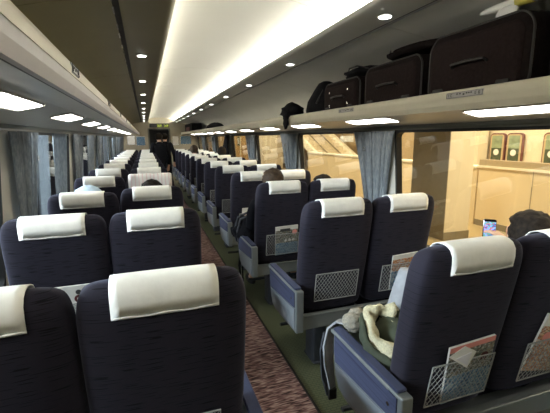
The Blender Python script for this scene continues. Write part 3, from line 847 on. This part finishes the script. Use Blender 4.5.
# third right row, aisle seat
t = magazine(1.085, YM(YR+1.92, .63), .770, 'magazine with dark and blue cover in the net pocket of the third right row', .20, .26, -.04, None)
sheet(t, 'paper', -.1, .1, .095, .13); sheet(t, 'cover_dark', -.1, .1, -.02, .095); sheet(t, 'cover_blue', -.1, .1, -.13, -.02)
sheet(t, 'ink', -.06, .03, .085, .108, 'title', -.0066); disc(t, 'paper_pink', .07, .07, .022)
for q in (-.01, .025, .06): disc(t, 'paper', q, .0, .012, 'white_dot')
# second right row, window seat
t = magazine(1.535, YM(YR+.96, .63), .765, 'magazine with brown picture cover in the window-side pocket of the second right row', .19, .25, -.05, None)
sheet(t, 'paper', -.095, .095, .095, .125); sheet(t, 'cover_orange', -.095, .095, .01, .095); sheet(t, 'cover_blue', -.095, .095, -.125, .01)
# nearest right, aisle seat: newspaper and magazine
t = magazine(1.085, YM(YR, .63), .772, 'pink and blue magazine with folded white pages in the nearest right net pocket', .21, .26, -.07, None)
sheet(t, 'paper_pink', -.105, .105, .108, .13); sheet(t, 'cover_dark', -.105, .105, -.005, .108); sheet(t, 'cover_blue', -.105, .105, -.13, -.005)
disc(t, 'red_dark', .065, .05, .018)
t2 = thing('leaflet', 'folded white leaflet sticking out in front of the pink magazine', 'leaflet', (1.035, YM(YR, .70)-.0075, .725)); t2.rotation_euler = (0, .35, 0)
bm = new()
vs = [(-.060, 0, -.02), (.035, -.004, -.045), (.045, -.010, .025), (-.015, -.010, .035)]
loft(bm, [[Vector(p) for p in vs], [Vector(p)+Vector((0, -.003, 0)) for p in vs]])
obj('sheet', bm, 'paper', t2)
bm = new()
vs = [(-.03, -.006, -.02), (.03, -.008, -.035), (.02, -.014, .02)]
loft(bm, [[Vector(p) for p in vs], [Vector(p)+Vector((0, -.002, 0)) for p in vs]])
obj('fold', bm, 'pale_cloth', t2)
# nearest right, window seat
t = magazine(1.520, YM(YR, .63), .80, 'orange magazine in the window-side pocket of the nearest right row', .20, .27, .20, None)
sheet(t, 'paper', -.1, .1, .08, .135); sheet(t, 'cover_orange', -.1, .1, -.135, .08); disc(t, 'paper_pink', -.05, .03, .025)
# left second row, seen in the gap
t = magazine(-.40, YM(YL+.96, .66), .80, 'white leaflet with red and green logos seen in the gap between the nearest left seats', .20, .28, 0, None)
sheet(t, 'paper', -.1, .1, .0, .14); sheet(t, 'cover_blue', -.1, .1, -.14, .0)
for z, m_, r in ((.105, 'ink', .013), (.068, 'red_dark', .022), (.028, 'poster_dark', .016)): disc(t, m_, .045, z, r)
disc(t, 'paper', .045, .068, .010, 'logo', -.008); disc(t, 'paper', .01, -.01, .016, 'logo')
t = magazine(1.02, YM(YR+2.88, .63), .76, 'pale magazine in the net pocket of the fourth right row behind the backpack', .17, .25, 0, None)
sheet(t, 'paper', -.085, .085, 0, .125); sheet(t, 'cover_orange', -.085, .085, -.125, .06)

# ------------------------------------------------------------------ things on the nearest right armrest
def ribbon(bm, pts, wdt, th=.003, dirv=(0, 1, 0)):
    dv = Vector(dirv); rings = []
    P = [Vector(p) for p in pts]
    for i, p in enumerate(P):
        t = (P[min(i+1, len(P)-1)]-P[max(i-1, 0)]).normalized(); d = (dv-t*dv.dot(t)).normalized(); n = t.cross(d)
        w_ = wdt[i] if isinstance(wdt, (list, tuple)) else wdt
        rings.append([p+d*w_/2+n*th, p-d*w_/2+n*th, p-d*w_/2-n*th, p+d*w_/2-n*th])
    loft(bm, rings)
t = thing('jacket', 'olive green jacket with cream fleece collar heaped beside the nearest right armrest', 'jacket', (.965, 1.21, .44))
bm = new()
blob(bm, (.03, .02, .13), (.14, .20, .15), 4, .35, 5, seed=4, flat=-.135); blob(bm, (.14, .10, .17), (.12, .18, .10), 4, .4, 5, seed=6)
obj('body', bm, 'olive_cloth', t, smooth=True)
# open collar ring: outer olive, inner fleece
def collar(bm, c, ax, ay, r, h, a0, a1, tilt, n=28, thick=.02, amp=.15):
    rings = []
    for k in range(n):
        a = a0+(a1-a0)*k/(n-1)
        e = Vector((math.cos(a)*ax, math.sin(a)*ay, 0)); nrm = Vector((math.cos(a), math.sin(a), 0))
        ring = []
        for j in range(10):
            b = j*2*PI/10
            rr = 1+amp*noise.noise(Vector((a*3, b, h*10)))
            ring.append(tilt @ (e+nrm*math.cos(b)*thick*rr+Vector((0, 0, math.sin(b)*h*rr)))+Vector(c))
        rings.append(ring)
    loft(bm, rings)
TL = Matrix.Rotation(-.35, 3, 'Y') @ Matrix.Rotation(.35, 3, 'X')
bm = new(); collar(bm, (-.03, .0, .245), .080, .135, 0, .040, .5, 5.3, TL, thick=.026, amp=.9); obj('fleece_collar', bm, 'fleece', t, smooth=True)
bm = new(); collar(bm, (-.035, .0, .205), .098, .155, 0, .055, .2, 5.9, TL, thick=.022, amp=.6); obj('outer_collar', bm, 'olive_cloth', t, smooth=True)
bm = new(); blob(bm, (.03, .035, .232), (.070, .105, .055), 4, .6, 6, seed=12); obj('fleece_lining', bm, 'fleece', t, smooth=True)
t = thing('fur_hat', 'grey-beige fuzzy roll perched on the front end of the nearest right armrest', 'hat', (.845, 1.385, .63))
bm = new(); blob(bm, (0, 0, .040), (.048, .052, .042), 4, .18, 9, seed=21, flat=-.04); obj('body', bm, 'fur_grey', t, smooth=True)
bm = new(); blob(bm, (.035, .02, .05), (.045, .05, .04), 3, .2, 9, seed=24, flat=-.03); obj('tail', bm, 'fur_grey', t, smooth=True)
t = thing('shoulder_strap', 'wide grey bag strap hanging down the aisle side of the nearest right armrest', 'strap', (.80, 1.475, .63))
bm = new(); ribbon(bm, [(.05, -.05, .014), (.01, -.01, .012), (-.012, .012, -.03), (-.025, .02, -.12), (-.020, .02, -.22), (-.005, .02, -.30), (.005, .02, -.36)], [.045, .05, .055, .06, .055, .045, .04], .005, (1, .3, 0))
obj('webbing', bm, 'grey_cloth', t, smooth='auto')
bm = new(); ribbon(bm, [(-.03, .035, -.06), (-.045, .04, -.16), (-.035, .04, -.30), (-.01, .03, -.40)], .028, .004, (1, .3, 0)); obj('strap_edge', bm, 'backpack_grey', t)
bm = new(); rbox(bm, -.018, .025, .008, .026, -.42, -.36, r=.006, axis='y'); obj('buckle', bm, 'luggage_trim', t)
t = thing('folded_coat', 'light grey coat slumped in front of the nearest right aisle seat, beside the olive jacket', 'coat', (1.10, 1.36, .46))
bm = new()
rings = []
for k in range(11):
    f = k/10; z = .0+.43*f
    rx = .075*(1-.55*f**3)+.01; ry = .10*(1-.5*f**2)
    rings.append([(-.02+.04*f+math.cos(a)*rx*(1+.15*noise.noise(Vector((a*2, z*8, 3)))), math.sin(a)*ry*(1+.15*noise.noise(Vector((a*2, z*8, 7)))), z) for a in [q*2*PI/24 for q in range(24)]])
loft(bm, rings); obj('body', bm, 'grey_cloth', t, smooth=True)

# backpack hanging on the third right row armrest
t = thing('backpack', 'black and grey backpack slung over the aisle armrest of the third right row', 'backpack', (.86, 3.34, .34))
bm = new()
blob(bm, (.02, -.04, .30), (.11, .16, .14), 4, .45, 4, seed=31); blob(bm, (-.03, .08, .27), (.10, .14, .10), 3, .4, 4, seed=33)
obj('body', bm, 'black_cloth', t, smooth=True)
bm = new()
for q in (-.08, .02): ribbon(bm, [(.02, q, .47), (-.08, q+.02, .42), (-.105, q+.05, .30), (-.09, q+.07, .18)], .035, .004)
obj('grey_stripe', bm, 'backpack_grey', t)
bm = new(); ribbon(bm, [(-.06, .02, .15), (-.08, .02, -.05), (-.075, .0, -.22), (-.06, -.05, -.36)], .045, .006); ribbon(bm, [(-.05, -.08, .15), (-.07, -.06, -.05), (-.065, -.06, -.25)], .03, .005)
obj('strap', bm, 'black_cloth', t)

# ------------------------------------------------------------------ people
def skin_obj(name, V, E, mat, parent, root=0, sub=2):
    me = bpy.data.meshes.new(name); bm = new(); L = bm.verts.layers.skin.verify()
    vs = {}
    for k, (p, r) in V.items():
        v = bm.verts.new(p); v[L].radius = (r, r) if not isinstance(r, tuple) else r; vs[k] = v
    for a, b in E: bm.edges.new((vs[a], vs[b]))
    rk = root if root in vs else next(iter(vs)); vs[rk][L].use_root = True
    bm.to_mesh(me); bm.free(); me.materials.append(MAT[mat])
    o = bpy.data.objects.new(name, me); COL.objects.link(o); o.parent = parent
    md = o.modifiers.new('skin', 'SKIN'); md.use_smooth_shade = True
    md2 = o.modifiers.new('sub', 'SUBSURF'); md2.levels = sub; md2.render_levels = sub
    return o
def person(label, loc, rz=0, seated=True, hair='hair', top='navy_coat', bottom='navy_coat', hands=None, head=(0, 0, 0), hat=None, lean=0, lift=0):
    """local frame: faces +y, origin on the floor below the pelvis"""
    t = thing('person', label, 'person', loc, rz)
    hx, hy, hz = head
    if seated:
        pz = .545+lift; hip = Vector((0, 0, pz)); k1, k2 = Vector((.10, .46, .50)), Vector((-.10, .46, .50))
        f1, f2 = Vector((.10, .44, .09)), Vector((-.10, .44, .09))
    else:
        pz = .90; hip = Vector((0, 0, pz)); k1, k2 = Vector((.10, .05, .50)), Vector((-.11, -.02, .50))
        f1, f2 = Vector((.11, .0, .09)), Vector((-.12, -.07, .09))
    ch = hip+Vector((hx*.5, lean*.5+hy*.5, .28)); nk = hip+Vector((hx*.85, lean+hy*.9, .50)); hd = hip+Vector((hx, lean+hy+.01, .60))
    top_ = hip+Vector((hx, lean+hy, .69))
    sh = [nk+Vector((s*.17, 0, -.045)) for s in (1, -1)]
    if hands is None: hands = [Vector((.10, .28, pz+.06)), Vector((-.10, .28, pz+.06))] if seated else [Vector((.24, .06, .72)), Vector((-.24, .04, .72))]
    V = {'pel': (hip, .10), 'ch': (ch, .115), 'nk': (nk, .050), 'hd': (hd+Vector((0, .0, -.01)), (.072, .080)), 'hd2': (hd+Vector((0, 0, .055)), (.070, .082)), 'chin': (hd+Vector((0, .065, -.055)), .026), 'nose': (hd+Vector((0, .100, .0)), .010)}
    E = [('pel', 'ch'), ('ch', 'nk'), ('nk', 'hd'), ('hd', 'hd2'), ('hd', 'chin'), ('hd', 'nose')]
    VT = {'hem': (hip+Vector((0, 0, -.10)), (.16, .13)), 'pel': (hip+Vector((0, 0, .04)), (.15, .125)), 'ch': (ch, (.155, .125)), 'nk': (nk+Vector((0, -.005, .015)), .078)}; ET = [('hem', 'pel'), ('pel', 'ch'), ('ch', 'nk')]
    for i, s in enumerate((1, -1)):
        h = Vector(hands[i]); a = sh[i]; mid = (a+h)/2+Vector((s*.06, -.05, -.07)); el = mid
        d = (h-el).normalized()
        V.update({'s%d' % i: (a, .050), 'e%d' % i: (el, .038), 'w%d' % i: (h-d*.03, .024), 'p%d' % i: (h+d*.035, (.034, .016))})
        E += [('ch', 's%d' % i), ('s%d' % i, 'e%d' % i), ('e%d' % i, 'w%d' % i), ('w%d' % i, 'p%d' % i)]
        sd = d.cross(Vector((0, 0, 1))).normalized() if abs(d.z) < .9 else Vector((1, 0, 0)); cu = d.cross(sd).normalized()
        if cu.z > 0: cu = -cu
        for q, ln in zip((-.027, -.009, .009, .026), (.060, .070, .066, .050)):
            b0 = h+d*.055+sd*q; b1 = b0+d*ln*.5+cu*.006; b2 = b1+d*ln*.35+cu*.024
            n_ = 'f%d%d' % (i, int(q*1000))
            V[n_+'a'] = (b0, .009); V[n_+'b'] = (b1, .008); V[n_+'c'] = (b2, .007)
            E += [('p%d' % i, n_+'a'), (n_+'a', n_+'b'), (n_+'b', n_+'c')]
        th = -s*sd if (sd.dot(Vector((s, 0, 0))) > 0) else s*sd
        V['t%da' % i] = (h+d*.02+th*.032+cu*.008, .010); V['t%db' % i] = (h+d*.055+th*.042+cu*.02, .009)
        E += [('w%d' % i, 't%da' % i), ('t%da' % i, 't%db' % i)]
        VT.update({'s%d' % i: (a, .066), 'e%d' % i: (el, .050), 'w%d' % i: (h-d*.05, .034)}); ET += [('ch', 's%d' % i), ('s%d' % i, 'e%d' % i), ('e%d' % i, 'w%d' % i)]
    VB = {'pel': (hip+Vector((0, 0, -.01)), .120)}; EB = []
    VS = []
    for i, (s, k, f) in enumerate(((1, k1, f1), (-1, k2, f2))):
        hp = hip+Vector((s*.09, .02, -.03))
        V.update({'h%d' % i: (hp, .075), 'k%d' % i: (k, .050), 'a%d' % i: (f, .033), 'o%d' % i: (f+Vector((0, .13, -.055)), .026)})
        E += [('pel', 'h%d' % i), ('h%d' % i, 'k%d' % i), ('k%d' % i, 'a%d' % i), ('a%d' % i, 'o%d' % i)]
        VB.update({'h%d' % i: (hp, .088), 'k%d' % i: (k, .062), 'a%d' % i: (f+Vector((0, 0, .04)), .050)})
        EB += [('pel', 'h%d' % i), ('h%d' % i, 'k%d' % i), ('k%d' % i, 'a%d' % i)]
        VS.append((f, s))
    skin_obj('body', V, E, 'skin', t, 'pel')
    skin_obj('jacket', VT, ET, top, t, 'pel'); skin_obj('trousers', VB, EB, bottom, t, 'pel')
    for f, s in VS:
        bm = new(); blob(bm, f+Vector((0, .07, -.045)), (.045, .13, .042), 3, 0, flat=-.042); obj('shoe', bm, 'luggage_trim', t, smooth=True)
    hc = hd+Vector((0, -.008, .035))
    for s in (1, -1):
        bm = new(); blob(bm, hd+Vector((s*.030, .078, .022)), (.011, .009, .008), 2); blob(bm, hd+Vector((s*.030, .086, .022)), (.005, .003, .005), 1, mi=1)
        obj('eye', bm, ['eye_white', 'ink'], t, smooth=True)
        bm = new(); blob(bm, hd+Vector((s*.078, -.002, .010)), (.010, .020, .030), 2); obj('ear', bm, 'skin', t, smooth=True)
    bm = new(); blob(bm, hd+Vector((0, .084, -.030)), (.022, .006, .006), 2); obj('mouth', bm, 'red_dark', t, smooth=True)
    bm = new()
    g = bmesh.ops.create_icosphere(bm, subdivisions=4, radius=1)
    kill = []
    for v in g['verts']:
        d = v.co.copy()
        if (d.y > .55 and d.z < .40) or d.z < -.96: kill.append(v)
        k = 1+.10*noise.noise(d*4)+.05*noise.noise(d*13)
        v.co = hc+Vector((d.x*.093*k, d.y*.108*k, d.z*.098*k))
    bmesh.ops.delete(bm, geom=kill, context='VERTS')
    obj('hair', bm, hair, t, smooth=True, mods=[('SOLIDIFY', dict(thickness=.012, offset=-1))])
    if hat:
        bm = new(); blob(bm, hc+Vector((0, 0, .03)), (.108, .122, .095), 4, .06, 8, flat=-.03); obj('knitted_hat', bm, hat, t, smooth=True)
    return t
XL_A, XL_B, XR_C, XR_D = CX-.519, CX-.976, CX+.509, CX+.966
# nearest right, by the window, holding a phone
person('dark-haired person by the nearest right window holding up a phone', (1.575, YR+.30, 0), 0, hands=[(.205, .22, .955), (-.08, .28, .60)], head=(.06, -.02, 0), lift=-.11)
PH = Vector((1.742, 1.50, .990))
t = thing('smartphone', 'black smartphone with glowing blue screen held up beside the nearest right window', 'phone', PH, .25)
t.rotation_euler = (math.radians(-8), math.radians(3), -.45)
bm = new(); rbox(bm, -.034, .034, -.004, .004, -.064, .064, r=.008, axis='y'); obj('casing', bm, 'screen_black', t, smooth='auto')
bm = new(); bx(bm, -.030, .030, -.0052, -.0042, -.050, .050); obj('screen', bm, 'screen_icons', t)
person('passenger with a black cap-like head of hair in the third left row aisle seat', (XL_A, YL+1.92+.27, 0), head=(.0, -.02, 0), lift=-.10)
person('passenger in a pale blue knitted hat in the third left row window seat', (XL_B, YL+1.92+.25, 0), head=(.0, -.03, 0), hat='blue_knit', lift=-.15)
person('brown-haired passenger, third right row aisle seat', (XR_C-.0, YR+1.92+.28, 0), hair='hair_brown', head=(-.02, -.02, 0), lift=-.04)
person('black-haired passenger low in the third right row window seat', (XR_D, YR+1.92+.27, 0), head=(0, -.02, 0), lift=-.11)
person('dark-haired passenger seated in the eighth right row by the window', (XR_D, YR+.96*7+.27, 0), head=(0, -.02, 0), lift=.04)
person('pale-faced passenger turned round in the ninth right row aisle seat', (XR_C, YR+.96*8+.27, 0), rz=0, hair='hair_brown', head=(0, -.02, 0), lift=.06)
person('person in black standing in the aisle near the end door, on the left', (CX-.185, 10.6, 0), .3, seated=False)
person('person in black with a bag standing in the aisle by the right-hand seats', (CX+.02, 11.9, 0), -.3, seated=False)
# pink striped garment over the fourth left row aisle headrest
t = thing('striped_shirt', 'pink and white striped shirt draped over the fourth left row aisle seat', 'shirt', (XL_A, YL+2.88, 0))
bm = new(); rows = []
for pi, (i, fr) in enumerate([(4, 0), (5, 0), (6, 0), (7, 0), (8, 0), (9, 0), (10, 0), (11, 0), (11, 1), (10, 1), (9, 1), (8, 1), (7, 1), (6, 1)]):
    z, hx, hy = LV[i]; row = []
    for k in range(21):
        u = -1+2*k/20; x = u*min(hx+.01, .20); xx = min(abs(x)/(hx+.012), .995); y = (hy+.016)*(1-xx**3.4)**(1/3.4)
        nn = .010*noise.noise(Vector((u*4, pi*.5, 2)))
        row.append(bm.verts.new((x, .070+yb(z)+(y if fr else -y)+nn, z+.014+.012*noise.noise(Vector((u*3, pi*.3, 8))))))
    rows.append(row)
for a, b in zip(rows, rows[1:]):
    for k in range(20): bm.faces.new((a[k], a[k+1], b[k+1], b[k]))
obj('cloth', bm, 'pink_stripe', t, smooth=True, mods=[('SOLIDIFY', dict(thickness=.006, offset=1))])
# black coat hanging by the window
t = thing('hanging_coat', 'black coat hanging from a hook beside a distant right-hand window', 'coat', (CX+wo(1.3)-.12, 8.45, 0))
bm = new(); rings = []
for z, ly, yo in ((1.56, .015, -.28), (1.50, .07, -.25), (1.40, .16, -.17), (1.28, .28, -.06), (1.15, .40, .04), (1.0, .46, .08), (.80, .48, .1)):
    rings.append([(math.cos(a)*.05*(1+.2*noise.noise(Vector((a*3, z*5, 0)))), yo+math.sin(a)*ly, z) for a in [q*2*PI/20 for q in range(20)]])
loft(bm, rings); obj('body', bm, 'black_cloth', t, smooth=True)
bm = new(); tube(bm, [(.05, -.28, 1.56), (.02, -.28, 1.585), (.0, -.28, 1.57)], .006, 6); obj('hook', bm, 'chrome', t)
